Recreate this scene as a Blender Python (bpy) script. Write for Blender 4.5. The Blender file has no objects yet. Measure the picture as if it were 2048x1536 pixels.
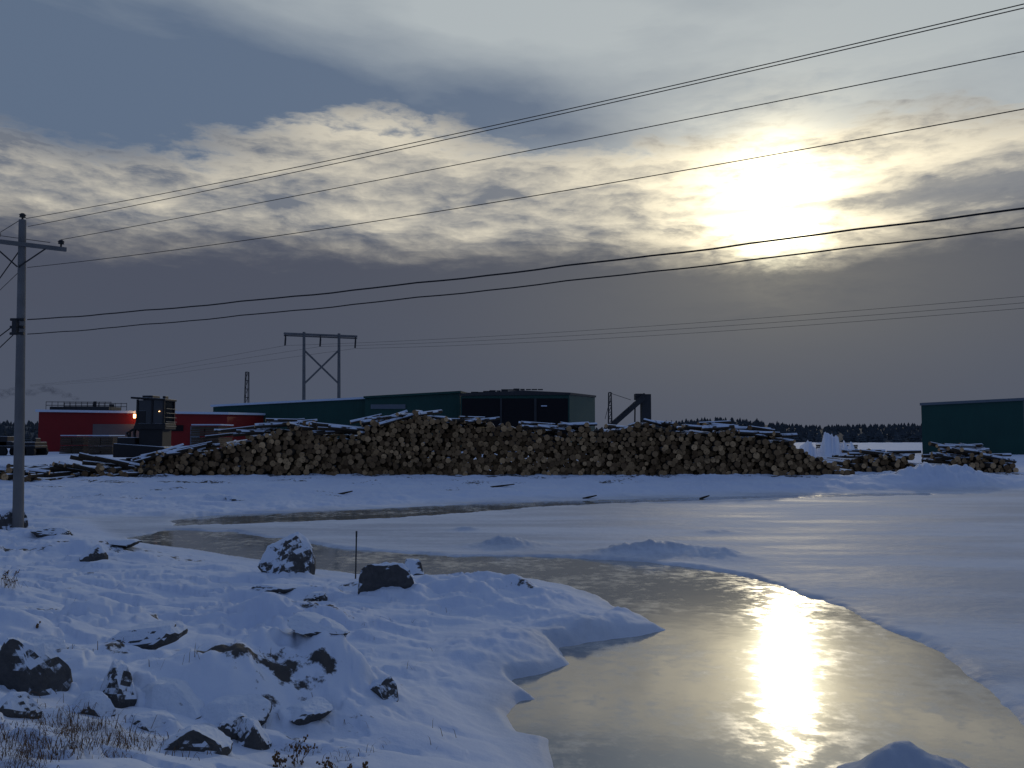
import bpy, math, random
import numpy as np
from mathutils import Vector, Matrix, noise as mnoise
random.seed(7); np.random.seed(7)
F=1650.0; CH=3.2; HZ=870.0
PITCH=math.atan((HZ-768)/F); cp,sp=math.cos(PITCH),math.sin(PITCH)
def ray(px,py):
    cx=(px-1024)/F; cy=(768-py)/F
    return (cx, cp-sp*cy, sp+cp*cy)
def G(px,py,z=0.0):
    r=ray(px,py); t=(z-CH)/r[2]; return (r[0]*t, r[1]*t)
def D(px,py,d):
    r=ray(px,py); t=d/r[1]; return (r[0]*t, d, CH+r[2]*t)
def azel(px,py):
    r=ray(px,py); return math.degrees(math.atan2(r[0],r[1])), math.degrees(math.atan2(r[2],math.hypot(r[0],r[1])))
scene=bpy.context.scene
# ---------------------------------------------------------------- node expression helper
class NB:
    def __init__(s,nt): s.nt=nt
    def new(s,t): return s.nt.nodes.new(t)
    def link(s,v,sock):
        if isinstance(v,E): s.nt.links.new(v.o,sock)
        elif isinstance(v,(tuple,list)):
            sock.default_value = tuple(v)+((1,) if len(v)==3 and len(sock.default_value)==4 else ())
        else: sock.default_value=v
    def math(s,op,*a,clamp=False):
        n=s.new('ShaderNodeMath'); n.operation=op; n.use_clamp=clamp
        for i,x in enumerate(a): s.link(x,n.inputs[i])
        return E(s,n.outputs[0])
    def sm(s,x,a,b):
        n=s.new('ShaderNodeMapRange'); n.interpolation_type='SMOOTHSTEP'
        lo,hi,t0,t1=(a,b,0,1) if a<b else (b,a,1,0)
        s.link(x,n.inputs[0]); n.inputs[1].default_value=lo; n.inputs[2].default_value=hi
        n.inputs[3].default_value=t0; n.inputs[4].default_value=t1
        return E(s,n.outputs[0])
    def comb(s,x,y,z=0.0):
        n=s.new('ShaderNodeCombineXYZ')
        for i,v in enumerate((x,y,z)): s.link(v,n.inputs[i])
        return E(s,n.outputs[0])
    def sep(s,v):
        n=s.new('ShaderNodeSeparateXYZ'); s.link(v,n.inputs[0]); return [E(s,o) for o in n.outputs]
    def noise(s,vec,scale=1,detail=4,rough=.5,dist=0.0):
        n=s.new('ShaderNodeTexNoise'); s.link(vec,n.inputs['Vector'])
        n.inputs['Scale'].default_value=scale; n.inputs['Detail'].default_value=detail
        n.inputs['Roughness'].default_value=rough; n.inputs['Distortion'].default_value=dist
        return E(s,n.outputs[0])
    def mix(s,f,a,b,bt='MIX'):
        n=s.new('ShaderNodeMix'); n.data_type='RGBA'; n.blend_type=bt; n.clamp_result=False
        s.link(f,n.inputs[0]); s.link(a,n.inputs[6]); s.link(b,n.inputs[7]); return E(s,n.outputs[2])
    def clamp(s,x): return s.math('ADD',x,0.0,clamp=True)
    def bump(s,h,strength=.3,dist=.05):
        n=s.new('ShaderNodeBump'); n.inputs['Strength'].default_value=strength; n.inputs['Distance'].default_value=dist
        s.link(h,n.inputs['Height']); return E(s,n.outputs[0])
    def attr(s,name):
        n=s.new('ShaderNodeAttribute'); n.attribute_name=name; return E(s,n.outputs['Fac'])
class E:
    def __init__(s,nb,o): s.nb=nb; s.o=o
    def __add__(s,x): return s.nb.math('ADD',s,x)
    __radd__=__add__
    def __mul__(s,x): return s.nb.math('MULTIPLY',s,x)
    __rmul__=__mul__
    def __sub__(s,x): return s.nb.math('SUBTRACT',s,x)
    def __rsub__(s,x): return s.nb.math('SUBTRACT',x,s)
    def __truediv__(s,x): return s.nb.math('DIVIDE',s,x)
# ---------------------------------------------------------------- camera
cam=bpy.data.cameras.new('camera'); co=bpy.data.objects.new('camera',cam); scene.collection.objects.link(co)
cam.sensor_width=36; cam.lens=F/2048*36; cam.clip_end=8000; cam.clip_start=.05
co.location=(0,0,CH); co.rotation_euler=(math.pi/2+PITCH,0,0); scene.camera=co
scene.view_settings.view_transform='Standard'; scene.view_settings.look='None'; scene.view_settings.exposure=0
# ---------------------------------------------------------------- world
SAZ,SEL=azel(1553,425)
w=bpy.data.worlds.new("World"); scene.world=w; w.use_nodes=True; nt=w.node_tree; nt.nodes.clear(); nb=NB(nt)
tc=nb.new('ShaderNodeTexCoord'); sx=nb.new('ShaderNodeSeparateXYZ'); nt.links.new(tc.outputs['Generated'],sx.inputs[0])
X,Y,Z=[E(nb,sx.outputs[i]) for i in range(3)]
az=nb.math('ARCTAN2',X,Y)*57.29578; el=nb.math('ARCSINE',Z)*57.29578
def blob(px,py,wx,wy,a=None):
    a0,e0=azel(px,py); kx=F/57.3
    dx=(az-a0)*(kx/wx); dy=(el-e0)*(kx/wy)
    return nb.math('EXPONENT',(dx*dx+dy*dy)*-1.0)
n_soft=nb.noise(nb.comb(az*.045+el*.05,el*.13+5.0,1.3),1,3,.5)-.5
n_mid=nb.noise(nb.comb(az*.10,el*.30+2.0,4.0),1,4,.55)-.5
n_fib=nb.noise(nb.comb(az*.13+el*.09+n_soft*2.0,el*.55+9.0+n_mid*1.6,0.0),1,6,.6)-.5
n_fine=nb.noise(nb.comb(az*.42+n_mid*2.5,el*1.35+3.0+n_fib*2.0,7.0),1,5,.62)-.5
# upper veil
fU=nb.clamp(.50+n_soft*1.5+n_mid*.5+n_fib*.35+az*.014+(el-22.0)*.025-blob(330,190,520,110)*.22-blob(1080,200,330,70)*.60-blob(80,60,380,200)*.12+blob(1250,60,600,120)*.2-blob(2030,300,120,70)*.25)
U=nb.mix(fU,(.110,.155,.235),(.41,.455,.48))
# mid lit cloud deck
edge=el-(blob(740,230,280,70)*2.3)+blob(150,240,300,120)*2.4+blob(1080,230,200,70)*1.6
mM=nb.sm(edge+n_fib*6.5+n_mid*4.5+n_fine*3.6,20.6,18.3)
fM=nb.clamp(.42+n_fib*2.1+n_mid*.9+n_fine*1.15+blob(740,260,280,50)*.42+blob(1500,330,420,130)*.38+blob(900,330,500,60)*.12-blob(960,385,170,18)*.50-blob(1230,430,240,40)*.35-blob(200,440,400,70)*.12-blob(1900,390,230,32)*.75-blob(100,310,280,60)*.22)
M=nb.mix(fM,(.160,.180,.220),(.72,.66,.53))
S1=nb.mix(mM,U,M)
# low stratus bank
mB=nb.sm(el+n_mid*3.0+n_fine*1.8+n_fib*1.0+blob(1540,500,200,60)*1.4,15.0,11.0)
fH=nb.clamp(nb.sm(el,12.0,0.0)*.9+n_soft*.5+n_mid*.3)
B=nb.mix(fH,(.072,.082,.116),(.072,.088,.130))
B=nb.mix(nb.clamp(blob(1560,590,560,180)*.62),B,(.150,.152,.148))
S2=nb.mix(mB,S1,B)
# glow of the veiled sun
gx=(az-SAZ)*math.cos(math.radians(SEL)); gy=(el-SEL)
d2=gx*gx+gy*gy
core=nb.math('EXPONENT',(gx*gx*(1/5.4)+gy*gy*(1/11.5))*-1.0)
wide=nb.math('EXPONENT',(gx*gx*(1/95.)+gy*gy*(1/26.))*-1.0)
mid=nb.math('EXPONENT',(gx*gx*(1/28.)+gy*gy*(1/18.))*-1.0)
halo=nb.math('EXPONENT',nb.math('SQRT',d2)*(-1/13.))
T=nb.clamp((1.0-mB*.93)*(1.0-blob(1530,418,150,9)*.80)*(1.0-blob(1860,392,190,24)*.70)*nb.clamp(.85+n_fib*2.2+n_fine*2.0))
amp=T*(core*3.0+mid*1.1+wide*.60)+halo*.11*(1.0-mB*.86)+core*.10
glow=nb.mix(1.0,nb.comb(amp,amp,amp),nb.mix(nb.clamp(core*1.2),(1.0,.85,.52),(1.0,.94,.64)),'MULTIPLY')
S3=nb.mix(1.0,S2,glow,'ADD')
back=nb.clamp(nb.sm(el,30.0,46.0)+nb.sm(Y,.45,-.15))
S4=nb.mix(back,S3,nb.mix(nb.clamp(n_soft*2.0+.5),(.082,.122,.230),(.122,.170,.295)))
below=nb.sm(el,-.5,-3.0)
S4=nb.mix(below,S4,(.05,.06,.09))
sky=nb.new('ShaderNodeTexSky'); sky.sky_type='NISHITA'; sky.sun_disc=False
sky.sun_elevation=math.radians(SEL); sky.sun_rotation=math.radians(SAZ)
bg1=nb.new('ShaderNodeBackground'); nt.links.new(sky.outputs[0],bg1.inputs[0]); bg1.inputs[1].default_value=.0001
bg2=nb.new('ShaderNodeBackground'); nb.link(S4,bg2.inputs[0]); bg2.inputs[1].default_value=1.0
ad=nb.new('ShaderNodeAddShader'); nt.links.new(bg1.outputs[0],ad.inputs[0]); nt.links.new(bg2.outputs[0],ad.inputs[1])
wo=nb.new('ShaderNodeOutputWorld'); nt.links.new(ad.outputs[0],wo.inputs[0])
w.cycles.sampling_method='MANUAL'; w.cycles.sample_map_resolution=512
# sun
sl=bpy.data.lights.new('sun','SUN'); sl.energy=.30; sl.angle=math.radians(2.0); sl.color=(1,.86,.60)
so=bpy.data.objects.new('sun',sl); scene.collection.objects.link(so); so.location=(20,60,30)
a,e=math.radians(SAZ),math.radians(SEL); SD=Vector((math.sin(a)*math.cos(e),math.cos(a)*math.cos(e),math.sin(e)))
so.rotation_euler=SD.to_track_quat('Z','Y').to_euler()
# ---------------------------------------------------------------- materials
def mat(name,fn):
    m=bpy.data.materials.new(name); m.use_nodes=True; nt=m.node_tree; nt.nodes.clear(); b=NB(nt)
    p=b.new('ShaderNodeBsdfPrincipled'); o=b.new('ShaderNodeOutputMaterial'); nt.links.new(p.outputs[0],o.inputs[0])
    pos=b.new('ShaderNodeNewGeometry'); b.pos=E(b,pos.outputs['Position']); 
    sn=b.new('ShaderNodeSeparateXYZ'); nt.links.new(pos.outputs['Normal'],sn.inputs[0]); b.nz=E(b,sn.outputs[2])
    def setp(**k):
        for kk,v in k.items():
            b.link(v,p.inputs[{'col':'Base Color','rough':'Roughness','normal':'Normal','spec':'Specular IOR Level','ior':'IOR','metal':'Metallic','em':'Emission Color','ems':'Emission Strength','alpha':'Alpha','sub':'Subsurface Weight'}[kk]])
    fn(b,setp); return m
SNOWC=(.66,.74,.86)
def simple(name,c,rough=.8,var=.25,scale=3.,snow=0.,spec=.3):
    def f(b,s):
        n=b.noise(b.pos,scale,3,.6)
        col=b.mix(n,tuple(x*(1-var) for x in c),tuple(min(1,x*(1+var)) for x in c))
        if snow>0:
            m=b.sm(b.nz+(n-.5)*.5,.75-snow*.3,.95-snow*.3); col=b.mix(m,col,SNOWC)
        s(col=col,rough=rough,spec=spec)
    return mat(name,f)
def f_ter(b,s):
    rk=b.attr('rocky'); n1=b.noise(b.pos,.35,3,.55); n2=b.noise(b.pos,5.,5,.65)
    x_,y_,z_=b.sep(b.pos)
    n4=b.noise(b.comb(x_*.10+y_*.03,y_*.42,0.0),1,5,.6)
    ic=b.attr('pond')
    sn=b.mix(n1,(.55,.645,.83),(.74,.815,.92))
    icf=b.sm(n4*.80+n2*.20,.38,.60)
    icy=b.mix(icf,(.40,.46,.55),(.64,.70,.78))
    sn=b.mix(ic,sn,icy)
    rock=b.mix(n2,(.02,.022,.026),(.10,.095,.09))
    m=b.sm(rk+(n2-.5)*1.2,.54,.66)
    s(col=b.mix(m,sn,rock),rough=.75-ic*(1.0-icf)*.18,spec=b.math('ADD',ic*.15,.2),normal=b.bump(n2*.6+b.noise(b.pos,1.1,2)*1.4,.45,.06))
m_ter=mat('snow_ground',f_ter)
def f_ice(b,s):
    n1=b.noise(b.pos,.45,3,.6); n2=b.noise(b.pos,3.5,5,.65)
    fr=b.sm(n1*.5+n2*.5,.46,.64)
    s(col=b.mix(fr,(.21,.225,.215),(.44,.44,.40)),rough=b.math('ADD',fr*.20,.08),spec=1.0,ior=1.8,normal=b.bump(b.noise(b.pos,1.0,2)*.8+n2*.35,.10,.03))
m_ice=mat('pond_ice',f_ice)
def f_rock(b,s):
    n=b.noise(b.pos,2.5,4,.65); n2=b.noise(b.pos,9.,4,.7)
    col=b.mix(n2,(.02,.023,.028),(.13,.125,.12))
    m=b.sm(b.nz+(n-.5)*1.0+(n2-.5)*.5,.26,.38)
    s(col=b.mix(m,col,SNOWC),rough=.85,spec=.25,normal=b.bump(n*.6+n2*.4,.7,.08))
m_rock=mat('rock_with_snow',f_rock)
def f_bark(b,s):
    n=b.noise(b.pos,5.,3,.6); sn=b.attr('snow'); rn=b.attr('rnd')
    col=b.mix(b.clamp(n*.6+rn*.5),(.025,.02,.015),(.09,.07,.05))
    m=b.sm(b.nz+(b.noise(b.pos,1.5,3)-.5)*1.3+(rn-.5)*.6+(sn-1.0)*2.0,.40,.52)
    s(col=b.mix(m,col,SNOWC),rough=.9,spec=.15)
m_bark=mat('bark',f_bark)
def f_end(b,s):
    rn=b.attr('rnd'); n=b.noise(b.pos,9.,3,.6)
    col=b.mix(rn,(.14,.084,.042),(.64,.41,.205)); col=b.mix(b.sm(n,.52,.72),col,(.10,.066,.04))
    s(col=col,rough=.85,spec=.15)
m_end=mat('cut_log_end',f_end)
m_wood=simple('weathered_pole_wood',(.15,.15,.15),.9,.35,1.5)
m_dark=simple('dark_metal',(.03,.032,.035),.6,.3,2.)
m_wire=simple('wire_black',(.015,.016,.018),.6,.1,1.)
m_red=simple('red_cladding',(.20,.010,.010),.6,.2,.6)
m_roofsnow=simple('roof_snow',(.58,.66,.78),.8,.12,.8)
m_concrete=simple('concrete_grey',(.13,.11,.11),.8,.2,1.)
m_lumber=simple('lumber_pack',(.075,.055,.038),.8,.35,2.5,snow=.4)
m_grey=simple('grey_cladding',(.12,.145,.17),.6,.1,1.)
m_black=simple('painted_dark_interior',(.008,.008,.01),.9,.2,1.)  # near-black colour stands in for the dark inside of openings
m_tyre=simple('rubber',(.015,.015,.015),.8,.2,3.)
m_glass=simple('cab_glass',(.02,.025,.03),.15,.1,1.,spec=.6)
m_grass=simple('dead_grass',(.12,.07,.035),.9,.45,6.)
m_tree=simple('hazed_conifer_needles',(.062,.076,.088),.9,.3,.5,spec=.1)  # needle colour lightened and blued, distance haze is put into it
m_mach=simple('machine_paint',(.016,.016,.018),.5,.3,2.,snow=.1)
def f_green(b,s):
    sxx=b.sep(b.pos)
    u=sxx[0]+sxx[1]*.6
    rib=b.math('PINGPONG',u,.22)
    n=b.noise(b.pos,.5,3); st=b.noise(b.comb(u*1.5,sxx[2]*.15,0.0),1,3)
    s(col=b.mix(b.clamp(n*.6+st*.4),(.006,.040,.034),(.012,.074,.058)),rough=.5,spec=.3,normal=b.bump(rib,.4,.15))
m_green=mat('green_cladding',f_green)
def f_lamp(b,s): s(col=(1,.6,.25),em=(1,.50,.18),ems=10.)
m_lamp=mat('lit_lamp',f_lamp)
# ---------------------------------------------------------------- mesh builder
class MB:
    def __init__(s): s.v=[]; s.f=[]; s.m=[]; s.a={}
    def quadbox(s,c,size,mi=0,R=None):
        hx,hy,hz=[k/2 for k in size]; b=len(s.v); c=Vector(c)
        for dz in(-1,1):
            for dx,dy in((-1,-1),(1,-1),(1,1),(-1,1)):
                p=Vector((dx*hx,dy*hy,dz*hz)); 
                if R is not None: p=R@p
                s.v.append(tuple(p+c))
        for f in((0,3,2,1),(4,5,6,7),(0,1,5,4),(1,2,6,5),(2,3,7,6),(3,0,4,7)):
            s.f.append(tuple(b+i for i in f)); s.m.append(mi)
    def tube(s,pts,rad,n=6,mi=0,cap=None):
        pts=[Vector(p) for p in pts]; 
        if not hasattr(rad,'__len__'): rad=[rad]*len(pts)
        b=len(s.v); N=len(pts)
        for i,p in enumerate(pts):
            t=(pts[min(i+1,N-1)]-pts[max(i-1,0)]).normalized()
            up=Vector((0,0,1)) if abs(t.z)<.9 else Vector((0,1,0))
            u=t.cross(up).normalized(); v=u.cross(t)
            for k in range(n):
                a=2*math.pi*k/n; s.v.append(tuple(p+(u*math.cos(a)+v*math.sin(a))*rad[i]))
        for i in range(N-1):
            for k in range(n):
                k2=(k+1)%n; s.f.append((b+i*n+k,b+i*n+k2,b+(i+1)*n+k2,b+(i+1)*n+k)); s.m.append(mi)
        cm=mi if cap is None else cap
        s.f.append(tuple(b+k for k in reversed(range(n)))); s.m.append(cm)
        s.f.append(tuple(b+(N-1)*n+k for k in range(n))); s.m.append(cm)
    def poly(s,pts,mi=0):
        b=len(s.v); s.v+= [tuple(p) for p in pts]; s.f.append(tuple(range(b,b+len(pts)))); s.m.append(mi)
    def prism(s,base,h,mi=0):
        b=len(s.v); n=len(base); tops=h if hasattr(h,'__len__') else [h]*n
        s.v+=[tuple(p) for p in base]+[(p[0],p[1],t) for p,t in zip(base,tops)]
        for k in range(n): k2=(k+1)%n; s.f.append((b+k,b+k2,b+n+k2,b+n+k)); s.m.append(mi)
        s.f.append(tuple(b+n+k for k in range(n))); s.m.append(mi); s.f.append(tuple(b+k for k in reversed(range(n)))); s.m.append(mi)
    def obj(s,name,mats,smooth=False,parent=None,bevel=0):
        me=bpy.data.meshes.new(name); me.from_pydata(s.v,[],s.f); 
        for m in mats: me.materials.append(m)
        me.polygons.foreach_set('material_index',s.m)
        if smooth: me.polygons.foreach_set('use_smooth',[True]*len(s.f))
        me.update(); o=bpy.data.objects.new(name,me); scene.collection.objects.link(o)
        for k,vals in s.a.items():
            at=me.attributes.new(k,'FLOAT','FACE'); at.data.foreach_set('value',vals)
        if parent: o.parent=parent
        if bevel: 
            md=o.modifiers.new('bevel','BEVEL'); md.width=bevel; md.segments=2; md.limit_method='ANGLE'
        return o
def empty(name):
    o=bpy.data.objects.new(name,None); scene.collection.objects.link(o); o.empty_display_size=.2; return o
# ---------------------------------------------------------------- numpy noise
def vn(x,y,seed=0):
    xi=np.floor(x).astype(np.int64); yi=np.floor(y).astype(np.int64); fx=x-xi; fy=y-yi
    def h(i,j):
        k=(i*374761393+j*668265263+seed*974634777)&0xffffffff
        k=((k^(k>>13))*1274126177)&0xffffffff; k=k^(k>>16); return (k&0xffffff)/float(0xffffff)
    u=fx*fx*fx*(fx*(fx*6-15)+10); v=fy*fy*fy*(fy*(fy*6-15)+10)
    return (h(xi,yi)*(1-u)+h(xi+1,yi)*u)*(1-v)+(h(xi,yi+1)*(1-u)+h(xi+1,yi+1)*u)*v
def fbm(x,y,seed=0,o=4,g=.5):
    s=0;a=1;t=0
    for k in range(o): s=s+a*vn(x*2**k+17.3*k,y*2**k-9.1*k,seed+k); t+=a; a*=g
    return s/t-.5
def ss(x,a,b):
    t=np.clip((x-a)/(b-a),0,1); return t*t*(3-2*t)
def psd(x,y,P):
    out=np.full(x.shape,30.0); P=np.array(P)
    mk=(x>-60)&(x<60)&(y>-25)&(y<62)
    x=x[mk]; y=y[mk]; d=np.full(x.shape,1e9); ins=np.zeros(x.shape,bool)
    for i in range(len(P)):
        a=P[i];b=P[(i+1)%len(P)]; ex,ey=b-a; wx=x-a[0]; wy=y-a[1]
        t=np.clip((wx*ex+wy*ey)/(ex*ex+ey*ey+1e-12),0,1)
        d=np.minimum(d,(wx-ex*t)**2+(wy-ey*t)**2)
        c=(a[1]>y)!=(b[1]>y); 
        xx=(b[0]-a[0])*(y-a[1])/(b[1]-a[1]+1e-15)+a[0]
        ins^= c&(x<xx)
    d=np.sqrt(d); out[mk]=np.where(ins,-d,d); return out
main_px=[(270,1076),(350,1062),(450,1066),(560,1081),(650,1097),(760,1107),(900,1115),(1050,1116),(1200,1123),(1300,1129),(1400,1141),(1480,1159),(1560,1184),(1650,1213),(1720,1243),(1800,1283),(1870,1323),(1930,1368),(1965,1405),(1990,1440),(2040,1500),(2090,1570),(2000,1700),(1300,1700),(1165,1560),(1140,1505),(1128,1470),(1065,1457),(1040,1432),(1060,1410),(1112,1405),(1080,1377),(1052,1362),(1100,1354),(1168,1330),(1140,1311),(1130,1297),(1200,1284),(1300,1275),(1352,1262),(1300,1237),(1250,1213),(1205,1190),(1150,1172),(1080,1160),(1000,1152),(900,1150),(800,1150),(700,1146),(640,1138),(600,1128),(520,1118),(430,1106),(350,1093),(290,1086)]
P1=[G(*p) for p in main_px]
band_px=[(350,1042),(420,1033),(500,1029),(700,1021),(950,1009),(1200,1001),(1500,993),(1850,987),(1850,990),(1500,997),(1200,1007),(1100,1012),(960,1023),(800,1035),(560,1045),(370,1050)]
P2=[G(*p) for p in band_px]
bxp=[(0,1040),(350,1038),(700,1019),(950,1007),(1200,999),(1500,991),(1850,985),(2048,983)]
BX=np.array([G(*p)[0] for p in bxp]); BY=np.array([G(*p)[1] for p in bxp])
land_px=[(270,1076)]+[p for p in reversed(main_px[main_px.index((1165,1560)):])]+[(1300,1700)]
P3=[G(*p) for p in land_px]+[(6,-20),(-58,-20),(-58,60),G(0,1036),G(200,1040)]
MOUNDS=[(640,1430,340,100,.8),(570,1275,330,55,.9),(900,1195,400,30,.8),(1150,1240,260,24,.8),(560,1155,120,12,1.),
 (200,1310,260,30,1.),(440,1490,200,55,.8),(150,1105,260,22,.8),(930,1050,60,8,.5),(1440,1055,90,6,.5),(60,1400,200,40,1.),(780,1185,120,16,1.),(330,1180,300,12,1.),(960,1300,260,20,.8),(250,1480,300,40,1.),(1250,1220,60,16,.6),(850,1360,200,18,1.),(1050,1275,200,16,.6),(1090,1200,140,16,.6)]
ML=[]
for px,py,wd,hh,dr in MOUNDS:
    x,y=G(px,py,.2); s=wd/F*y/2.1; ML.append((x,y,s,max(s*dr*1.1,.3),hh/F*y))
for px,py,wd,hh in [(1010,1094,130,20),(1320,1110,230,20),(1440,1118,130,12),(1250,1108,120,10)]:
    x,y=G(px,py); ML.append((x,y,wd/F*y/2.1,.55,hh/F*y))
for px,py,d,wd,hh in [(1885,960,50,170,24),(1630,0,66,110,50),(1680,0,64,90,36),(1560,0,64,60,30)]:
    x=(px-1024)/F*d; ML.append((x,d,wd/F*d/2.0,2.2,hh/F*d*1.0))
STREAK=[]
for px,py,wx,wy in [(610,1434,150,10),(720,1404,100,7),(560,1450,70,8),(640,1250,120,9),(560,1243,60,6),(950,1162,120,7),(1050,1182,60,6),(150,1082,120,9),(240,1098,60,6),(170,1166,50,7),(540,1181,50,6),(320,1290,60,8),(700,1170,40,5),(1080,1165,70,5),(430,1455,100,16),(170,1440,120,24),(60,1300,70,12),(1220,1200,60,5),(630,1200,26,6),(100,1300,40,8)]:
    x,y=G(px,py,.35); STREAK.append((x,y,wx/F*y*.8,max(wy/F*y*y/3.0,.12)))
def H(x,y,full=False):
    x=np.atleast_1d(np.asarray(x,float)); y=np.atleast_1d(np.asarray(y,float))
    jx=fbm(x*1.3,y*1.3,3,4,.6)*.6; 
    s1=psd(x,y,P1)+jx*(.35+.6*ss(y,10,20)); s2=psd(x,y,P2)+jx*1.2; s3=psd(x,y,P3)+jx*.35
    land=ss(-s3,-.05,.9)
    yb=np.interp(x,BX,BY); far=ss((y-yb)/(np.maximum(50.-yb,4)),0.,1.)*.6+ss(y,56,78)*.6
    farm=ss(y-yb,-.5,2.)
    si=np.maximum(-s3,0)
    lh=.045+.30*(1-np.exp(-si/4.5))
    t=y+.9*x; lh=lh+1.05*ss(-t,-9.5,-.5)
    amp=ss(si,0,4)
    lh=lh+(fbm(x*.30+y*.1,y*.45,11,3)*.42+np.abs(fbm(x*.6+y*.2,y*1.0,21,4,.5))*.42)*(.2+.8*amp)
    q=fbm(x*1.1,y*2.0,91,4,.55); lh=lh+.07*ss(q,.02,.06)*amp
    lh=np.maximum(lh,.03)
    h=.04+fbm(x*.25,y*.4,5,4)*.05
    h=np.maximum(h,.015)
    nearland=land*(1-farm)
    h=h*(1-nearland)+lh*nearland
    rough=np.abs(fbm(x*.5,y*.7,31,5,.6))
    h=h+far+farm*rough*.6*ss(58-y,0,4)*1.0 + farm*.1*fbm(x*.08,y*.1,41,3)
    for mx,my,sx_,sy_,mh in ML:
        q=((x-mx)/sx_)**2+((y-my)/sy_)**2
        g=np.exp(-q*1.0)*mh; g=g*(1+fbm(x*1.6,y*1.6,51,4,.6)*1.5)
        h=h+g
    h=h+.05*np.maximum(fbm(x*.9,y*.9,83,4,.6)+.12,0)*2*np.exp(-((s1-.4)/.35)**2)*(1-nearland)
    k=np.minimum(s1,s2*1.0)
    dip=ss(k,-.12,.08+.40*(1-nearland))
    h=-.12+(h+.12)*dip
    mx,my=G(1835,1572); h=h+.46*np.exp(-((x-mx)/.75)**2-((y-my)/.5)**2)*(1+fbm(x*2,y*2,77,4)*.8)
    if full:
        st=np.zeros_like(x)
        for mx,my,sx_,sy_ in STREAK: st=np.maximum(st,np.exp(-((x-mx)/sx_)**2-((y-my)/sy_)**2))
        ro=nearland*(.20+ 1.1*np.maximum(fbm(x*.5,y*.9,61,4),0))*ss(si,.3,1.5)+st*.36+ farm*ss(60-y,0,5)*(.14+1.6*np.maximum(fbm(x*.35,y*.9,71,4),0))*ss(y-yb,1,6)+farm*.33*ss(y,48.5,51)*ss(54-y,0,1)
        pond=(1-nearland)*(1-farm)
        return h,ro,pond
    return h
def H1(x,y): return float(H(x,y)[0])
def hit(px,py):
    r=ray(px,py); ts=np.geomspace(3,150,700); xs=r[0]*ts; ys=r[1]*ts; zs=CH+r[2]*ts
    hh=H(xs,ys); k=np.argmax(zs<np.maximum(hh,0)); return (xs[k],ys[k],max(float(hh[k]),0.))
th=np.concatenate([np.linspace(-180,-50,60,endpoint=False),np.linspace(-50,-35,60,endpoint=False),np.linspace(-35,35,900,endpoint=False),np.linspace(35,50,60,endpoint=False),np.linspace(50,180,60,endpoint=False)])
th=np.radians(th)
rr=np.concatenate([np.geomspace(.5,5,24,endpoint=False),np.geomspace(5,62,500,endpoint=False),np.geomspace(62,4000,80)])
T_,R_=np.meshgrid(th,rr); xx=(np.sin(T_)*R_).ravel(); yy=(np.cos(T_)*R_).ravel()
hz,ro,pond=H(xx,yy,True)
na=len(th); nr=len(rr)
me=bpy.data.meshes.new('snow_ground')
i=np.arange(nr-1)[:,None]*na; j=np.arange(na)[None,:]; j2=(j+1)%na
quads=np.stack([i+j,i+na+j,i+na+j2,i+j2],-1).reshape(-1,4)
quads=quads[:,::-1]
verts=np.stack([xx,yy,hz],1); verts=np.vstack([verts,[[0,0,hz[:na].mean()]]]); c=len(verts)-1
me.vertices.add(len(verts)); me.vertices.foreach_set('co',verts.ravel().astype(np.float32))
tri=np.stack([np.full(na,c),(np.arange(na)+1)%na,np.arange(na)],1)
loops=np.concatenate([quads.ravel(),tri.ravel()]); me.loops.add(len(loops)); me.loops.foreach_set('vertex_index',loops.astype(np.int32))
nq=len(quads); me.polygons.add(nq+na)
st=np.concatenate([np.arange(nq)*4,nq*4+np.arange(na)*3]); me.polygons.foreach_set('loop_start',st.astype(np.int32))
me.update(calc_edges=True)
me.polygons.foreach_set('use_smooth',np.ones(len(me.polygons),bool))
for nm,arr in(('rocky',ro),('pond',pond)):
    at=me.attributes.new(nm,'FLOAT','POINT'); at.data.foreach_set('value',np.append(arr,0).astype(np.float32))
me.materials.append(m_ter); og=bpy.data.objects.new('snow_ground',me); scene.collection.objects.link(og)
b=MB(); b.poly([(-45,3,0),(90,3,0),(90,58,0),(-45,58,0)]); b.obj('frozen_pond_ice',[m_ice])
# ---------------------------------------------------------------- rocks
def rock(px,py,wpx,hpx,seed,flat=1.,name='rock'):
    x,y,z=hit(px,py); wd=wpx/F*y; ht=hpx/F*y
    import bmesh
    bm=bmesh.new(); bmesh.ops.create_icosphere(bm,subdivisions=4,radius=1)
    off=Vector((seed*3.1,seed*1.7,0))
    rs=random.Random(seed); planes=[]
    for k in range(8):
        n=Vector((rs.uniform(-1,1),rs.uniform(-1,1),rs.uniform(-.4,1))).normalized(); planes.append((n,rs.uniform(.50,.80)))
    planes.append((Vector((rs.uniform(-.25,.25),rs.uniform(-.2,.1),1)).normalized(),.62))
    for v in bm.verts:
        p=v.co.copy()
        for n,d in planes:
            q=p.dot(n)
            if q>d: p-=n*(q-d)*.96
        p*=1+.12*mnoise.fractal(p*1.3+off,1,2,4)+.05*mnoise.noise(p*6+off)
        v.co=Vector((p.x*wd*.72,p.y*wd*.55*flat,p.z*ht*1.3))
    me=bpy.data.meshes.new(name); bm.to_mesh(me); bm.free()
    me.polygons.foreach_set('use_smooth',[False]*len(me.polygons)); me.materials.append(m_rock)
    o=bpy.data.objects.new(name,me); scene.collection.objects.link(o); o.location=(x,y+wd*.25,z+ht*.06); o.rotation_euler=(rs.uniform(-.15,.15),rs.uniform(-.2,.2),rs.uniform(-.5,.5))
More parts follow.
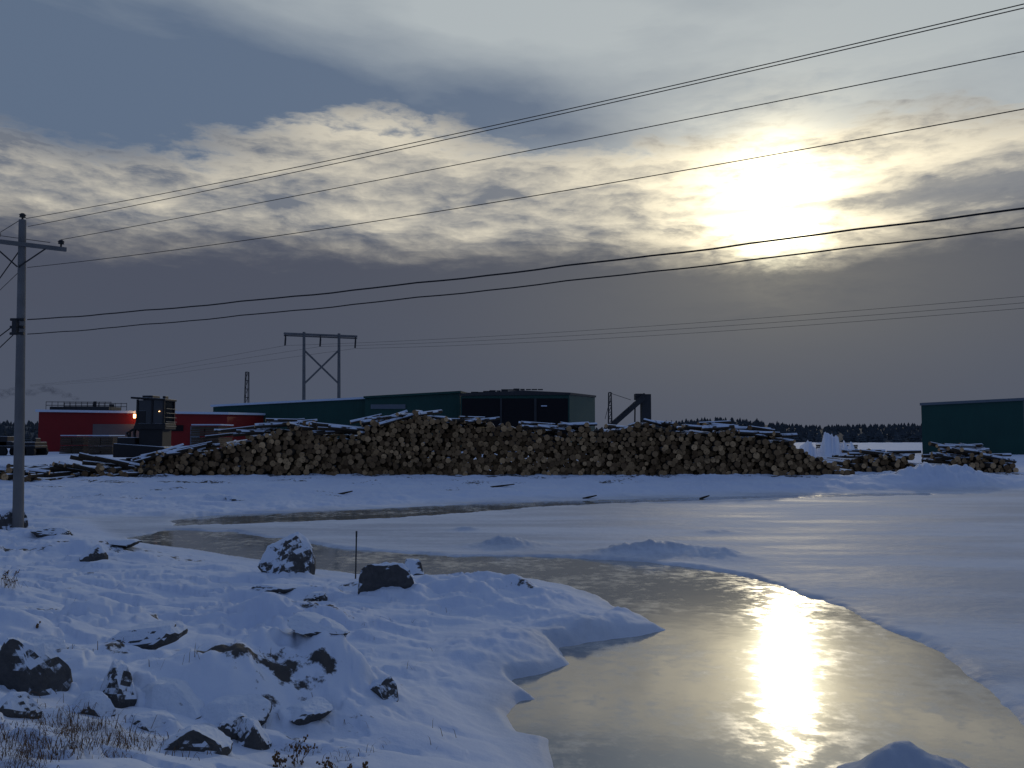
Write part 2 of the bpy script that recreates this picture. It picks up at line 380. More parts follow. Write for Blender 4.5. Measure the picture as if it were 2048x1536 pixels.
for k,r in enumerate([(558,1140,88,58),(775,1175,84,48),(826,1150,44,32),(35,1375,110,84),(325,1418,125,46),(225,1400,64,64),(440,1448,120,36),(500,1495,48,56),(380,1500,100,36),(180,1428,70,36),
    (270,1285,120,24),(180,1122,44,30),(762,1395,44,34),(600,1436,80,18),(640,1262,110,12),
    (60,1310,80,24),(20,1430,70,40),(630,1200,34,12),(545,1182,90,9),(90,1068,60,12),(230,1092,70,9),(430,1000,50,10),(465,1000,30,8),(10,1060,50,36),
    (90,1370,60,22),(460,1475,50,30),(300,1450,70,20)]):
    rock(*r,seed=k+1)
# ---------------------------------------------------------------- log piles
def pack(xs,tops,seed=1,rmin=.11,rmax=.215):
    rs=np.random.RandomState(seed); pts=[]; sp_=.33
    z=0.;row=0
    while z<6:
        for x in np.arange(xs[0],xs[-1],sp_):
            xx_=x+(row%2)*sp_/2+rs.uniform(-.08,.08); t=np.interp(xx_,xs,tops)+.13*rs.randn()
            if z<=t: pts.append((xx_,z+rs.uniform(-.06,.06)))
        z+=sp_*.84;row+=1
    P=np.array(pts); P=P[np.argsort(P[:,0])]; r=rs.uniform(rmin,rmax,len(P))
    K=60
    for it in range(22):
        acc=np.zeros_like(P)
        for k in range(1,min(K,len(P))):
            d=P[k:]-P[:-k]; D_=np.hypot(d[:,0],d[:,1])+1e-6; ov=np.maximum((r[k:]+r[:-k])*.97-D_,0); mv=d/D_[:,None]*ov[:,None]*.4
            acc[k:]+=mv; acc[:-k]-=mv
        P+=acc; P[:,1]-=.01; P[:,1]=np.maximum(P[:,1],r*.9); o=np.argsort(P[:,0]); P=P[o]; r=r[o]
    return P,r
def add_log(b,p0,p1,r,snow,rnd):
    n0=len(b.f); N=9
    b.tube([p0,p1],[r,r*random.uniform(.8,1.)],N,0,1); k=len(b.f)-n0
    b.a.setdefault('snow',[]).extend([snow]*k); b.a.setdefault('rnd',[]).extend([rnd]*k)
def logpile(name,prof,y0,depth=4.8,seed=1,toplogs=40,clusters=()):
    xs=np.array([D(p[0],p[1],y0)[0] for p in prof]); base=H(xs,np.full(len(xs),y0))
    tz=np.array([D(p[0],p[1],y0)[2] for p in prof]); tops=np.maximum(tz-base-.10,.0)
    P,r=pack(xs,tops,seed=seed); b=MB(); rs=random.Random(seed)
    hb=H(P[:,0],np.full(len(P),y0))
    for (x,z),rad,g in zip(P,r,hb):
        t=np.interp(x,xs,tops); top=z>t-.40
        dk=.5+.5*mnoise.noise(Vector((x*.22,z*.5,seed)))
        yf=y0+rs.gauss(0,.28)+z*.16+(rs.uniform(-.5,.2) if rs.random()<.1 else 0); L=depth*rs.uniform(.9,1.1); yw=rs.gauss(0,.05); pt=rs.gauss(0,.02)
        add_log(b,(x,yf,z+g-.05),(x+yw*L,yf+L,z+g-.05+pt*L),rad,1. if top else rs.choice([0,0,0,.75]),min(1,rs.random()*(.35+1.1*dk)*rs.choice([1,1,.35])))
    for k in range(toplogs):
        x=rs.uniform(xs[2],xs[-3]); t=np.interp(x,xs,tops); g=H1(x,y0); ya=rs.gauss(0,.35); L=rs.uniform(2.5,4.6)
        yc=y0+rs.uniform(1.2,2.5); z=g+t+rs.uniform(-.15,.12); dx=math.sin(ya)*L/2; dy=math.cos(ya)*L/2; dz=rs.gauss(0,.10)
        add_log(b,(x-dx,yc-dy*.8,z-dz),(x+dx,yc+dy,z+dz),rs.uniform(.11,.19),1.,rs.random())
    for (px,py,wpx,n,yaw,pt) in clusters:
        for k in range(n):
            qx=px+rs.uniform(-.5,.5)*wpx
            c=Vector(D(qx,py+rs.uniform(-6,6)-math.tan(math.radians(pt))*(qx-px)*.8,y0+rs.uniform(.2,1.8))); ya=math.radians(yaw+rs.gauss(0,9)); L=rs.uniform(1.6,3.0)
            dx=math.sin(ya)*L/2; dy=math.cos(ya)*L/2; dz=math.radians(pt+rs.gauss(0,4))*L/2
            add_log(b,(c[0]-dx,c[1]-dy,c[2]-dz),(c[0]+dx,c[1]+dy,c[2]+dz),rs.uniform(.10,.16),1.,rs.random())
    return b.obj(name,[m_bark,m_end])
prof=[(225,948),(262,935),(300,918),(370,897),(430,890),(480,874),(520,858),(560,850),(600,846),(640,860),(690,868),(740,842),(790,828),(830,820),(880,830),(930,840),(980,838),(1040,846),(1090,858),(1180,850),(1220,852),(1290,839),(1340,843),(1390,856),(1440,852),(1500,864),(1580,876),(1620,897),(1655,922),(1700,948)]
logpile('log_pile',prof,52.,seed=3,toplogs=45,clusters=[(345,905,110,20,58,12),(490,862,70,6,66,3),(570,846,70,6,60,0),(660,858,70,16,68,-4),(770,836,80,8,66,10),(1110,852,90,12,82,-1),(1410,852,80,8,84,0),(1530,864,70,8,84,-5),(950,838,60,4,65,0)])
logpile('log_pile',[(1660,940),(1700,915),(1740,906),(1790,908),(1820,915),(1850,940)],55.,seed=5,toplogs=12,clusters=[(1760,908,100,6,80,-2)])
logpile('log_pile',[(1880,948),(1900,920),(1935,902),(1975,906),(2010,925),(2045,945)],56.,seed=8,toplogs=8,clusters=[(1920,897,60,14,72,-2),(1960,912,80,16,78,-8),(1900,915,50,8,76,-2)])
logpile('log_pile',[(140,958),(165,945),(200,935),(235,938),(262,952)],50.,seed=9,toplogs=4,clusters=[(170,942,60,10,50,-12),(215,925,60,6,60,-14)])
logpile('log_pile',[(-60,958),(-20,938),(15,936),(50,945),(80,962)],46.,seed=12,toplogs=4,clusters=[(20,942,90,6,75,-3)])
# ---------------------------------------------------------------- utility pole + wires
PD=26.5; gx_,gy_,_=D(36,1060,PD); topx,_,topz=D(45,440,PD); gz=H1(gx_,PD)-.1
b=MB(); pts=[(gx_+(topx-gx_)*t,PD,gz+(topz-gz)*t) for t in np.linspace(0,1,10)]
b.tube(pts,[.165-.055*t for t in np.linspace(0,1,10)],14)
armz=D(45,490,PD)[2]; ax,ay=1.05,.8
b.quadbox((topx,PD-.16,armz),(2.75,.11,.13),0,Matrix.Rotation(math.atan2(ay,ax),3,'Z'))
for s in(-1,1):
    b.tube([(topx+s*.62*ax*1,PD+s*.62*ay-.2,armz-.03),(topx+.02*s,PD-.15,armz-.75)],.025,5,1)
def insul(x,y,z):
    b.tube([(x,y,z),(x,y,z+.10),(x,y,z+.11),(x,y,z+.17),(x,y,z+.18),(x,y,z+.24)],[.03,.03,.10,.08,.11,.05],8,1)
insul(topx,PD,topz-.02); insul(topx+ax*.92,PD-.16+ay*.92,armz+.06); insul(topx-ax*.92,PD-.16-ay*.92,armz+.06); insul(topx-ax*.45,PD-.16-ay*.45,armz+.06)
for py in(640,655,668):
    z=D(45,py,PD)[2]; b.tube([(topx-.2,PD-.1,z),(topx+.25,PD-.1,z)],.05,6,1)
b.quadbox((topx+.02,PD-.2,D(45,655,PD)[2]),(.14,.16,.4),1)
b.obj('utility_pole',[m_wood,m_dark])
e1=np.array([topx,PD]); e2=np.array([8.26,13.3]); dirv=(e2-e1)
def plane_hit(px,py,off):
    r=ray(px,py); o=e1+np.array(off)
    A=np.array([[r[0],-dirv[0]],[r[1],-dirv[1]]]); t,s=np.linalg.solve(A,o); return s,CH+r[2]*t
def wire(bb,p3,off,rad,smax=2.05,wob=0):
    S=[];Zz=[]
    for p in p3: s,z=plane_hit(p[0],p[1],off); S.append(s);Zz.append(z)
    c=np.polyfit(S,Zz,2); ss_=np.linspace(max(S[0],0),smax,90)
    pts=[]
    for s in ss_:
        q=e1+np.array(off)+dirv*s; pts.append((q[0],q[1],np.polyval(c,s)+(math.sin(s*37)*.01+math.sin(s*91)*.006)*wob))
    bb.tube(pts,rad,5,0); return c
b=MB()
W=[([(52,437),(1024,243),(2048,8)],(0,0),.010),([(56,453),(1024,250),(2048,16)],(-.0,-.05),.010),([(108,482),(1024,308),(2048,103)],(ax*.92,ay*.92-.16),.010),([(55,535),(1024,399),(2048,218)],(0,0),.010),
   ([(55,640),(1024,545),(2048,416)],(0,-.1),.019),([(55,669),(1024,575),(2048,454)],(0,-.1),.015)]
for p3,off,rad in W: wire(b,p3,off,rad,wob=1 if rad>.014 else 0)
for (p0,p1,rad) in [((45,437),(0,465),.011),((100,485),(-10,470),.011),((42,640),(0,672),.02),((42,655),(0,695),.018),((40,500),(0,556),.02),((42,540),(-5,585),.01)]:
    a0=Vector(D(p0[0],p0[1],PD-.05)); a1=Vector(D(p1[0],p1[1],PD+3.)); b.tube([a0,a1+(a1-a0)*6],rad,5,0)
b.obj('power_line',[m_wire],smooth=True)
x,y,z=hit(711,1158); zt_=D(711,1062,y)[2]; b=MB(); b.tube([(x,y,z-.2),(x+.01,y,zt_)],.016,6); b.tube([(x+.01,y,zt_-.12),(x+.01,y,zt_)],.02,6,0); b.obj('marker_stake',[m_dark])
# ---------------------------------------------------------------- H-frame
HD=112.; b=MB()
def hp(px,py,d=HD): return Vector(D(px,py,d))
dl,dr_=HD-1,HD+2
for px,d in((608,dl),(678,dr_)):
    t=hp(px,664 if px<650 else 667,d); g=Vector((hp(px,870,d).x,d,.9)); b.tube([g,t],[.27,.19],8)
b.tube([hp(568,667,dl-1.5),hp(714,673,dr_+1.5)],.17,6); b.tube([hp(568,671,dl-1.2),hp(714,677,dr_+1.8)],.1,6)
b.tube([hp(608,700,dl),hp(678,768,dr_)],.13,6); b.tube([hp(678,700,dr_),hp(608,768,dl)],.13,6)
for px,d,y0_ in((571,dl-1.3,668),(641,HD,670),(711,dr_+1.3,673)):
    b.tube([hp(px,y0_,d),hp(px,y0_+9,d),hp(px-1,y0_+23,d)],[.06,.12,.12],6,1)
b.obj('transmission_tower',[m_wood,m_dark])
b=MB()
for (x0,y0_,x1,y1,sg) in [(571,691,2110,570,4),(641,693,2110,583,4),(711,697,2110,594,4)]:
    A=hp(x0,y0_); Bq=Vector(D(x1,y1,62)); pts=[]
    for t in np.linspace(0,1.3,50): p=A.lerp(Bq,t); p.z-=sg*.55*t*(1.3-t); pts.append(p)
    b.tube(pts,.015,4)
    C=Vector(D(60,770+(y0_-691)*.5,260)); b.tube([A,(A+C)/2-Vector((0,0,1.0)),C],.015,4)
b.obj('power_line',[m_wire],smooth=True)
# ---------------------------------------------------------------- buildings
GZ=1.1
def P(px,d): return (px-1024)/F*d
def zt(py,d): return CH+(HZ-py)/F*d
def building(name,foot,eave,wall,roof,ridge=None,openings=(),over=.25,fascia=None):
    e=empty(name); b=MB(); n=4
    pts=[(p[0],p[1],GZ-.6) for p in foot]; b.prism(pts,eave); b.obj('walls',[wall],parent=e)
    r=MB(); cx=sum(p[0] for p in foot)/4; cy=sum(p[1] for p in foot)/4
    out=[(cx+(p[0]-cx)*(1+over/12),cy+(p[1]-cy)*(1+over/8)) for p in foot]
    lo=[(o[0],o[1],h+.01) for o,h in zip(out,eave)]; hi=[(o[0],o[1],h+.28) for o,h in zip(out,eave)]
    r.v+=lo+hi
    for k in range(4): k2=(k+1)%4; r.f.append((k,k2,4+k2,4+k)); r.m.append(1)
    r.f.append((3,2,1,0)); r.m.append(1)
    if ridge:
        A,Bq=ridge; r.v+=[A,Bq]
        r.f+=[(4,5,8),(5,6,9,8),(6,7,9),(7,4,8,9)]; r.m+=[1,0,1,0]
    else: r.f.append((4,5,6,7)); r.m.append(0)
    r.obj('roof',[roof,fascia or wall],parent=e)
    for i_,(q,mi) in enumerate(openings):
        o=MB(); o.prism(q[0],q[1]); o.obj('opening_%d'%(i_+1),[mi],parent=e)
    return e
def slab(x0,y0,x1,y1,z0,z1,th_=.12):
    d=Vector((x1-x0,y1-y0)).normalized(); n=Vector((d.y,-d.x))*th_
    return ([(x0,y0,z0),(x0+n.x,y0+n.y,z0),(x1+n.x,y1+n.y,z0),(x1,y1,z0)],z1)
d=96; e=building('red_mill_building',[(P(78,d),d),(P(437,d),d+3),(P(437,d)+2,d+24),(P(78,d)-4,d+22)],[zt(824,d),zt(828,d),zt(822,d),zt(818,d)],m_red,m_roofsnow,
  openings=[(slab(P(180,d),d+.85,P(268,d),d+1.6,GZ,zt(848,d)),m_concrete),(slab(P(366,d),d+2.4,P(384,d),d+2.55,GZ,zt(852,d)),m_grey),(slab(P(300,d),d+1.85,P(352,d),d+2.3,zt(862,d),zt(850,d)),m_black)],fascia=m_roofsnow)
b=MB()
for z in(.7,1.1): 
    b.tube([(P(82,d),d+1,zt(822,d)+z),(P(205,d),d+2,zt(822,d)+z)],.035,4); b.tube([(P(82,d),d+5,zt(822,d)+z),(P(205,d),d+6,zt(822,d)+z)],.035,4)
for k in range(12):
    x=P(82+123*k/11,d); b.tube([(x,d+1+k/11,zt(822,d)+.1),(x,d+1+k/11,zt(822,d)+1.15)],.035,4); b.tube([(x,d+5+k/11,zt(822,d)+.1),(x,d+5+k/11,zt(822,d)+1.15)],.035,4)
b.quadbox((P(145,d),d+3,zt(822,d)+.35),(7,3,.4),0); b.tube([(P(155,d),d+4,zt(822,d)),(P(155,d),d+4,zt(800,d))],.18,8); b.tube([(P(190,d),d+4,zt(822,d)),(P(190,d),d+4,zt(806,d))],.3,8)
b.obj('roof_railing',[m_dark],parent=e)
b=MB(); b.quadbox((P(268,d),d+.6,zt(832,d)),(.55,.25,.45)); b.quadbox((P(268,d),d+1.1,zt(829,d)),(.08,.9,.08)); b.obj('wall_lamp',[m_lamp],parent=e)
pl=bpy.data.lights.new('lamp_light','POINT'); pl.energy=14; pl.color=(1,.55,.22); pl.shadow_soft_size=.3; po=bpy.data.objects.new('lamp_light',pl); scene.collection.objects.link(po); po.location=(P(268,d),d-.2,zt(832,d)); po.parent=e
d=112; building('green_sawmill_building',[(P(437,d),d-2),(P(780,d),d-2),(P(780,d)+1,d+20),(P(437,d)+1,d+20)],[zt(815,d),zt(797,d),zt(794,d),zt(802,d)],m_green,m_roofsnow,fascia=m_roofsnow)
d=108; building('green_sawmill_building',[(P(730,d),d),(P(921,d),d-1),(P(921,d)+4,d+22),(P(730,d)+2,d+22)],[zt(797,d),zt(787,d),zt(790,d),zt(797,d)],m_green,m_dark,
   openings=[(slab(P(742,d),d-.1,P(812,d),d-.45,zt(818,d),zt(809,d)),m_grey)],fascia=m_green)
d=100; e=building('green_sawmill_shed',[(P(921,d),d),(P(1139,d),d),(P(1190,d+14),d+14),(P(960,d+14),d+14)],[zt(792,d),zt(790,d),zt(795,d+14),zt(792,d+14)],m_green,m_dark,
   ridge=((P(1045,d),d-.2,zt(781,d)),(P(1090,d+14),d+14.2,zt(783,d+14))),openings=[(slab(P(924,d),d-.003,P(1136,d),d-.003,GZ,zt(797,d),.08),m_black),(slab(P(1000,d),d-.09,P(1004,d),d-.09,GZ,zt(797,d),.1),m_dark),(slab(P(1068,d),d-.09,P(1073,d),d-.09,GZ,zt(797,d),.1),m_dark)],fascia=m_dark)  # black panel over the front wall paints the shade inside the open shed
b=MB()
for k in range(14):
    px=925+k*12; zc=zt(790-9*min(1,(px-921)/110),d); b.quadbox((P(px,d),d+.2,zc+.12),(random.uniform(.5,.9),.3,random.uniform(.1,.3)))
b.quadbox((P(1088,d),d-.2,zt(812,d)),(.7,.1,.12),1); b.obj('roof_vents',[m_dark,m_roofsnow],parent=e)
d=84; e=building('green_storage_shed',[(P(1862,d),d+2),(P(2022,d),d-2),(P(2022,d)+11,d+9),(P(1862,d)+11,d+14)],[zt(810,d),zt(803,d),zt(803,d),zt(810,d)],m_green,m_roofsnow,fascia=m_grey,
  openings=[(slab(P(2024,d)+.3,d-1.6,P(2022,d)+11,d+9.05,GZ-.5,zt(806,d),.06),m_grey)])
def lattice(name,px,py0,py1,wpx,d):
    b=MB(); x=P(px,d); w_=wpx/F*d/2; z0,z1=zt(py0,d),zt(py1,d)
    for sx_ in(-1,1):
        for sy_ in(-1,1): b.tube([(x+sx_*w_,d+sy_*w_,z0),(x+sx_*w_*.6,d+sy_*w_*.6,z1)],.06,4)
    n=8
    for k in range(n+1):
        t=k/n; z=z0+(z1-z0)*t; ww=w_*(1-.4*t); 
        b.tube([(x-ww,d-ww,z),(x+ww,d-ww,z)],.045,4); b.tube([(x-ww,d+ww,z),(x+ww,d+ww,z)],.045,4)
        if k<n:
            z2=z0+(z1-z0)*(k+1)/n; b.tube([(x-ww,d-ww,z),(x+ww*.9,d-ww,z2)],.035,4)
    b.obj(name,[m_dark])
lattice('lattice_mast',493,880,744,9,125); lattice('lattice_mast',1220,890,785,8,95)
d=95; b=MB(); 
A=Vector((P(1225,d),d,zt(850,d))); Bq=Vector((P(1288,d),d+1,zt(795,d)))
dirc=(Bq-A); ang=math.atan2(dirc.z,dirc.x); R=Matrix.Rotation(-ang,3,'Y')
b.quadbox((A+Bq)/2,(dirc.length,1.3,.55),0,R); b.quadbox((A+Bq)/2+Vector((0,-.7,.45)),(dirc.length,.08,.08),0,R)
for k in range(7): p=A.lerp(Bq,k/6)+Vector((0,-.7,0)); b.tube([p,p+Vector((0,0,.5))],.05,4)
b.quadbox((P(1294,d),d+1,(zt(788,d)+GZ)/2),(1.05,1.5,zt(788,d)-GZ)); b.quadbox((P(1282,d),d+1,zt(793,d)),(1.1,1.3,.7))
b.tube([(P(1268,d),d,GZ),A.lerp(Bq,.75)],.09,5); b.tube([(P(1228,d),d,GZ),A+Vector((.1,0,0))],.12,5)
b.tube([(P(1220,d),d,zt(786,d)),(P(1262,d),d,zt(800,d))],.03,4); b.tube([(P(1220,d),d,zt(800,d)),(P(1210,d),d,zt(838,d))],.03,4)
b.obj('log_conveyor',[m_dark])
rs=random.Random(4)
def lumber(px0,px1,pyt,d,nm='lumber_stack'):
    b=MB(); x0,x1=P(px0,d),P(px1,d); z=GZ+.1; H_=zt(pyt,d)
    while z<H_-.2:
        x=x0
        while x<x1-.3:
            w_=1.25; 
            for r_ in range(4):
                b.quadbox((x+w_/2+rs.uniform(-.03,.03),d+rs.uniform(-.08,.08),z+.1+r_*.2),(w_-.08,3.6,.17),0)
            b.quadbox((x+w_/2,d,z+.82),(w_,3.7,.04),0); x+=w_
        z+=.95
    b.quadbox(((x0+x1)/2,d,z+.05),(x1-x0,3.4,.1),1); b.obj(nm,[m_lumber,m_roofsnow])
lumber(140,172,876,88); lumber(196,236,872,84); lumber(398,455,856,74)
lumber(1640,1690,893,100)
# ---------------------------------------------------------------- log loader
d=57.; L=empty('log_loader'); gz=H1(P(295,d),d)
def lx(px): return P(px,d)
b=MB()
for sy_ in(-1.1,1.1):
    x0,x1=lx(243),lx(340); zc=gz+.45
    pr=[]
    for k in range(9): a_=math.pi/2+math.pi*k/8; pr.append((x0+.45+.45*math.cos(a_),zc+.45*math.sin(a_)))
    for k in range(9): a_=-math.pi/2+math.pi*k/8; pr.append((x1-.45+.45*math.cos(a_),zc+.45*math.sin(a_)))
    n=len(pr); bb=len(b.v); b.v+=[(p[0],d+sy_-.3,p[1]) for p in pr]+[(p[0],d+sy_+.3,p[1]) for p in pr]
    for k in range(n): k2=(k+1)%n; b.f.append((bb+k,bb+k2,bb+n+k2,bb+n+k)); b.m.append(0)
    b.f.append(tuple(bb+k for k in range(n))); b.m.append(0); b.f.append(tuple(bb+n+k for k in reversed(range(n)))); b.m.append(0)
    for k in range(5): b.tube([(x0+.5+k*(x1-x0-1)/4,d+sy_-.36,zc-.05),(x0+.5+k*(x1-x0-1)/4,d+sy_-.28,zc-.05)],.3,10,0)
b.quadbox(((lx(290)),d,gz+.75),(1.6,1.8,.5)); b.obj('tracks',[m_tyre],parent=L,bevel=.02)
b=MB(); b.prism([(lx(246),d-1.3,gz+1.05),(lx(346),d-1.3,gz+1.05),(lx(346),d+1.3,gz+1.05),(lx(246),d+1.3,gz+1.05)],[gz+2.0,gz+1.75,gz+1.75,gz+2.0]); b.quadbox((lx(268),d,gz+2.1),(1.2,2.2,.6)); b.quadbox((lx(255),d+.5,gz+2.5),(.14,.14,.7)); b.obj('engine_house',[m_mach],parent=L,bevel=.06)
b=MB(); cx0,cx1=lx(284),lx(340); zb,zc_=zt(853,d),zt(800,d)
b.quadbox(((cx0+cx1)/2,d,(gz+1.7+zb)/2),(1.6,1.5,zb-gz-1.7)); 
for x in(cx0+.07,(cx0+cx1)/2+.1,cx1-.07):
    for y_ in(-.85,.85): b.quadbox((x,d+y_,(zb+zc_)/2),(.13,.11,zc_-zb))
b.quadbox(((cx0+cx1)/2-.15,d,zc_+.05),(cx1-cx0+.4,2.0,.14),0,Matrix.Rotation(.06,3,'Y')); b.quadbox(((cx0+cx1)/2,d,zb),(cx1-cx0+.15,1.8,.4)); b.quadbox(((cx0+cx1)/2-.35,d,zc_+.2),(.7,1.2,.18)); b.quadbox((cx1-.2,d-.3,zc_+.15),(.2,.5,.2)); b.quadbox((cx0+.3,d,(zb+zc_)/2-.3),(.65,1.74,.9))
for k in range(5): b.tube([(cx1+.1,d-.9+k*.02,zb+k*.3),(cx1+.1,d+.9,zb+k*.3)],.03,4)
b.obj('raised_cab',[m_mach],parent=L,bevel=.03)
b=MB(); b.quadbox(((cx0+cx1)/2,d,(zb+zc_)/2),(cx1-cx0-.2,1.66,zc_-zb-.1)); b.obj('cab_glass',[m_glass],parent=L)
b=MB(); b.quadbox((cx1-.35,d-.9,(zb+zc_)/2+.1),(.05,.06,.04)); b.obj('work_light',[m_lamp],parent=L)
b=MB(); b.tube([(lx(322),d+.9,gz+1.7),(lx(300),d+1.,gz+3.6),(lx(280),d+1.,zt(797,d))],[.3,.28,.22],6); b.tube([(lx(280),d+1,zt(797,d)),(lx(274),d+.6,zt(828,d)),(lx(268),d+.3,zt(856,d))],[.22,.17,.14],6)
b.tube([(lx(306),d+.9,gz+2.2),(lx(284),d+.9,zt(830,d))],.08,6)
for s in(-1,0,1): b.tube([(lx(268),d+.3,zt(856,d)),(lx(268)+s*.5-.05,d+.3+.1*s,zt(866,d)),(lx(268)+s*.22,d+.3,zt(884,d))],[.11,.1,.05],5)
b.obj('boom_and_grapple',[m_mach],parent=L)
# ---------------------------------------------------------------- truck at left
d=80.; b=MB(); T_e=empty('flatbed_truck'); x0=P(8,d); g=GZ
b.quadbox((x0+1.9,d,g+.95),(3.7,2.2,.25)); b.quadbox((x0+.5,d,g+1.5),(1.1,2.1,.95)); b.quadbox((x0+.75,d,g+1.25),(1.5,2.1,.5)); b.quadbox((x0+2.6,d,g+1.25),(2.2,2.1,.35)); b.quadbox((x0+3.6,d-.4,g+1.5),(.1,.9,.6)); b.obj('body',[m_mach],parent=T_e,bevel=.05)
b=MB()
for wx in(.6,2.5,3.3):
    for wy in(-1.05,1.05): b.tube([(x0+wx,d+wy-.15,g+.5),(x0+wx,d+wy+.15,g+.5)],.5,14)
b.obj('wheels',[m_tyre],parent=T_e)
# ---------------------------------------------------------------- forest
b=MB(); rs=random.Random(11)
def conifer(b,x,y,z,h,w_):
    b.tube([(x,y,z-.3),(x,y,z+h*.9)],[.12*w_/1.5,.02],3)
    tiers=5
    for t in range(tiers):
        f=t/tiers; zc=z+h*(.08+.8*f); rr_=w_*(1-f)**.85*rs.uniform(.75,1.15)+.12; n=5; bb=len(b.v)
        b.v.append((x+rs.uniform(-.05,.05),y,min(zc+h*.26,z+h))); a0=rs.uniform(0,6)
        for k in range(n*2):
            a_=a0+math.pi*k/n; q=rr_*(1 if k%2==0 else .6)*rs.uniform(.75,1.2); b.v.append((x+q*math.cos(a_),y+q*math.sin(a_),zc-rs.uniform(0,.06)*h))
        for k in range(n*2): b.f.append((bb,bb+1+k,bb+1+(k+1)%(n*2))); b.m.append(0)
def hillz(px,y):
    k=np.clip((y-215)/110,0,1)
    return k*(1.9+4.0*math.exp(-((px-1430)/130)**2)+2.2*math.exp(-((px-1900)/300)**2)+3.0*math.exp(-((px-10)/200)**2))
for row,dist in enumerate([222,238,256,276,298,322]):
    a_=-46.
    while a_<46:
        a_+=rs.uniform(.11,.22)*230/dist; 
        px=1024+F*math.tan(math.radians(a_)); x=math.tan(math.radians(a_))*dist; y=dist+rs.uniform(-9,9)
        h=rs.uniform(2.6,3.5)*(1.3 if rs.random()<.03 else 1)
        conifer(b,x,y,1.1+hillz(px,y),h,rs.uniform(1.1,1.8))
b.obj('distant_forest',[m_tree])
b=MB(); cols=np.linspace(-300,2400,120)
for iy,yv in enumerate([212,240,270,300,330,420]):
    for px in cols: b.v.append(((px-1024)/F*yv,yv,(1.0+hillz(px,yv)+(1.6 if 212<yv<400 else -.6))))
for iy in range(5):
    for k in range(119): o_=iy*120+k; b.f.append((o_,o_+1,o_+121,o_+120)); b.m.append(0)
b.obj('forest_hill',[m_tree],smooth=True)
# ---------------------------------------------------------------- dead grass and weeds
b=MB(); rs=random.Random(21)
def blade(x,y,z,h,lean,wd):
    a_=rs.uniform(0,6.28); dx,dy=math.cos(a_)*lean*h,math.sin(a_)*lean*h; px_,py_=-math.sin(a_)*wd,math.cos(a_)*wd; bb=len(b.v)
    b.v+=[(x-px_,y-py_,z),(x+px_,y+py_,z),(x+dx*.4+px_*.7,y+dy*.4+py_*.7,z+h*.6),(x+dx*.4-px_*.7,y+dy*.4-py_*.7,z+h*.6),(x+dx,y+dy,z+h*(1-lean*.4))]
    b.f+=[(bb,bb+1,bb+2,bb+3),(bb+3,bb+2,bb+4)]; b.m+=[0,0]
clumps=[]
cc=[(rs.triangular(-40,380,60),rs.triangular(1420,1570,1490)) for _ in range(20)]
for k in range(150):
    c0=rs.choice(cc); px=c0[0]+rs.gauss(0,30); py=c0[1]+rs.gauss(0,10)
    if px>230 and py<1470: continue
    clumps.append((px,py,rs.uniform(.04,.12),14))
for k in range(14): clumps.append((rs.uniform(-5,22),rs.uniform(1165,1180),rs.uniform(.25,.4),3))
for k in range(34): clumps.append((rs.uniform(60,900),rs.uniform(1200,1500),rs.uniform(.06,.14),3))
for k in range(12): clumps.append((rs.uniform(540,760),rs.uniform(1500,1536),rs.uniform(.06,.12),7))
for px,py,h,n in clumps:
    x,y,z=hit(px,py)
    for q in range(n): blade(x+rs.gauss(0,.08),y+rs.gauss(0,.10),z-.02,h*rs.uniform(.4,1.4),rs.uniform(.3,1.5),rs.uniform(.0015,.0035))
b.obj('dead_grass',[m_grass])
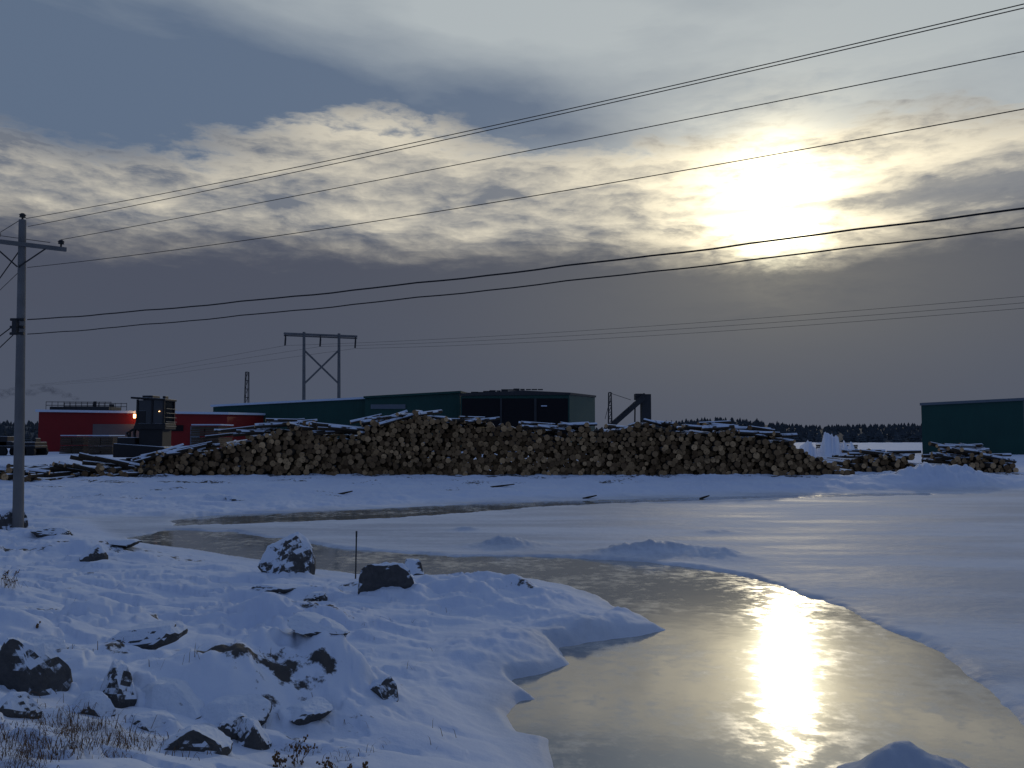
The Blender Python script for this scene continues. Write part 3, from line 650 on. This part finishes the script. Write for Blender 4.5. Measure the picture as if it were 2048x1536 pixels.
def weed(px,py,hpx,seed):
    rs=random.Random(seed); x,y,z=hit(px,py); h=hpx/F*y; b=MB()
    def br(p,dv,l,r,dep):
        pts=[p]
        for k in range(4): dv=(dv+Vector((rs.gauss(0,.12),rs.gauss(0,.12),rs.gauss(0,.08)))).normalized(); pts.append(pts[-1]+dv*l/4)
        b.tube(pts,[r*(1-.15*k) for k in range(5)],4)
        if dep>0:
            for k in range(5): 
                i_=rs.randint(1,4); br(pts[i_],(dv+Vector((rs.gauss(0,.6),rs.gauss(0,.6),rs.uniform(0,.3)))).normalized(),l*rs.uniform(.25,.45),r*.6,dep-1)
        else: b.quadbox(pts[-1],(.010,.010,.013))
    for s in range(3): br(Vector((x+rs.gauss(0,.05),y,z-.05)),Vector((rs.gauss(0,.25),rs.gauss(0,.2),1)).normalized(),h*rs.uniform(.6,1.),.004,2)
    b.obj('dry_weed',[m_grass])
weed(595,1530,60,3); weed(560,1536,40,4); weed(680,1545,35,5); weed(735,1536,25,6); weed(12,1175,35,7); weed(325,1385,25,8); weed(75,1260,18,9)
for (px,py,l) in [(1005,976,1.3),(690,990,.7),(1180,998,.7),(1410,998,.5)]:
    x,y,z=hit(px,py); b=MB(); b.tube([(x-l/2,y,z+.0),(x,y+.1,z+.08),(x+l/2,y+.1,z+.16)],[.06,.05,.03],6); b.obj('driftwood',[m_bark])
# ---------------------------------------------------------------- smoke (few, barely overlapping puffs)
def f_smoke(b_,s):
    lw=b_.new('ShaderNodeLayerWeight'); lw.inputs[0].default_value=.5; n=b_.noise(b_.pos,1.3,4,.65); fc=1.0-E(b_,lw.outputs['Facing'])
    s(col=(.12,.12,.135),rough=1.,spec=0.,alpha=b_.clamp(fc*fc*b_.sm(n,.35,.70)*.40))
m_smoke=mat('smoke',f_smoke)
import bmesh
bm=bmesh.new(); d=125
for k,(px,py,r) in enumerate([(152,797,.45),(134,791,.6),(114,784,.8),(92,779,.95),(62,786,.8),(30,783,1.0),(0,788,1.1),(-40,784,1.3)]):
    p=D(px,py,d)
    g_=bmesh.ops.create_icosphere(bm,subdivisions=3,radius=1)
    for v in g_['verts']:
        q=v.co*(1+.30*mnoise.noise(v.co*1.5+Vector((k*3,0,0)))); v.co=Vector((q.x*r*1.5+p[0],q.y*r+p[1],q.z*r*.8+p[2]))
me=bpy.data.meshes.new('chimney_smoke'); bm.to_mesh(me); bm.free(); me.materials.append(m_smoke); me.polygons.foreach_set('use_smooth',[True]*len(me.polygons))
scene.collection.objects.link(bpy.data.objects.new('chimney_smoke',me))
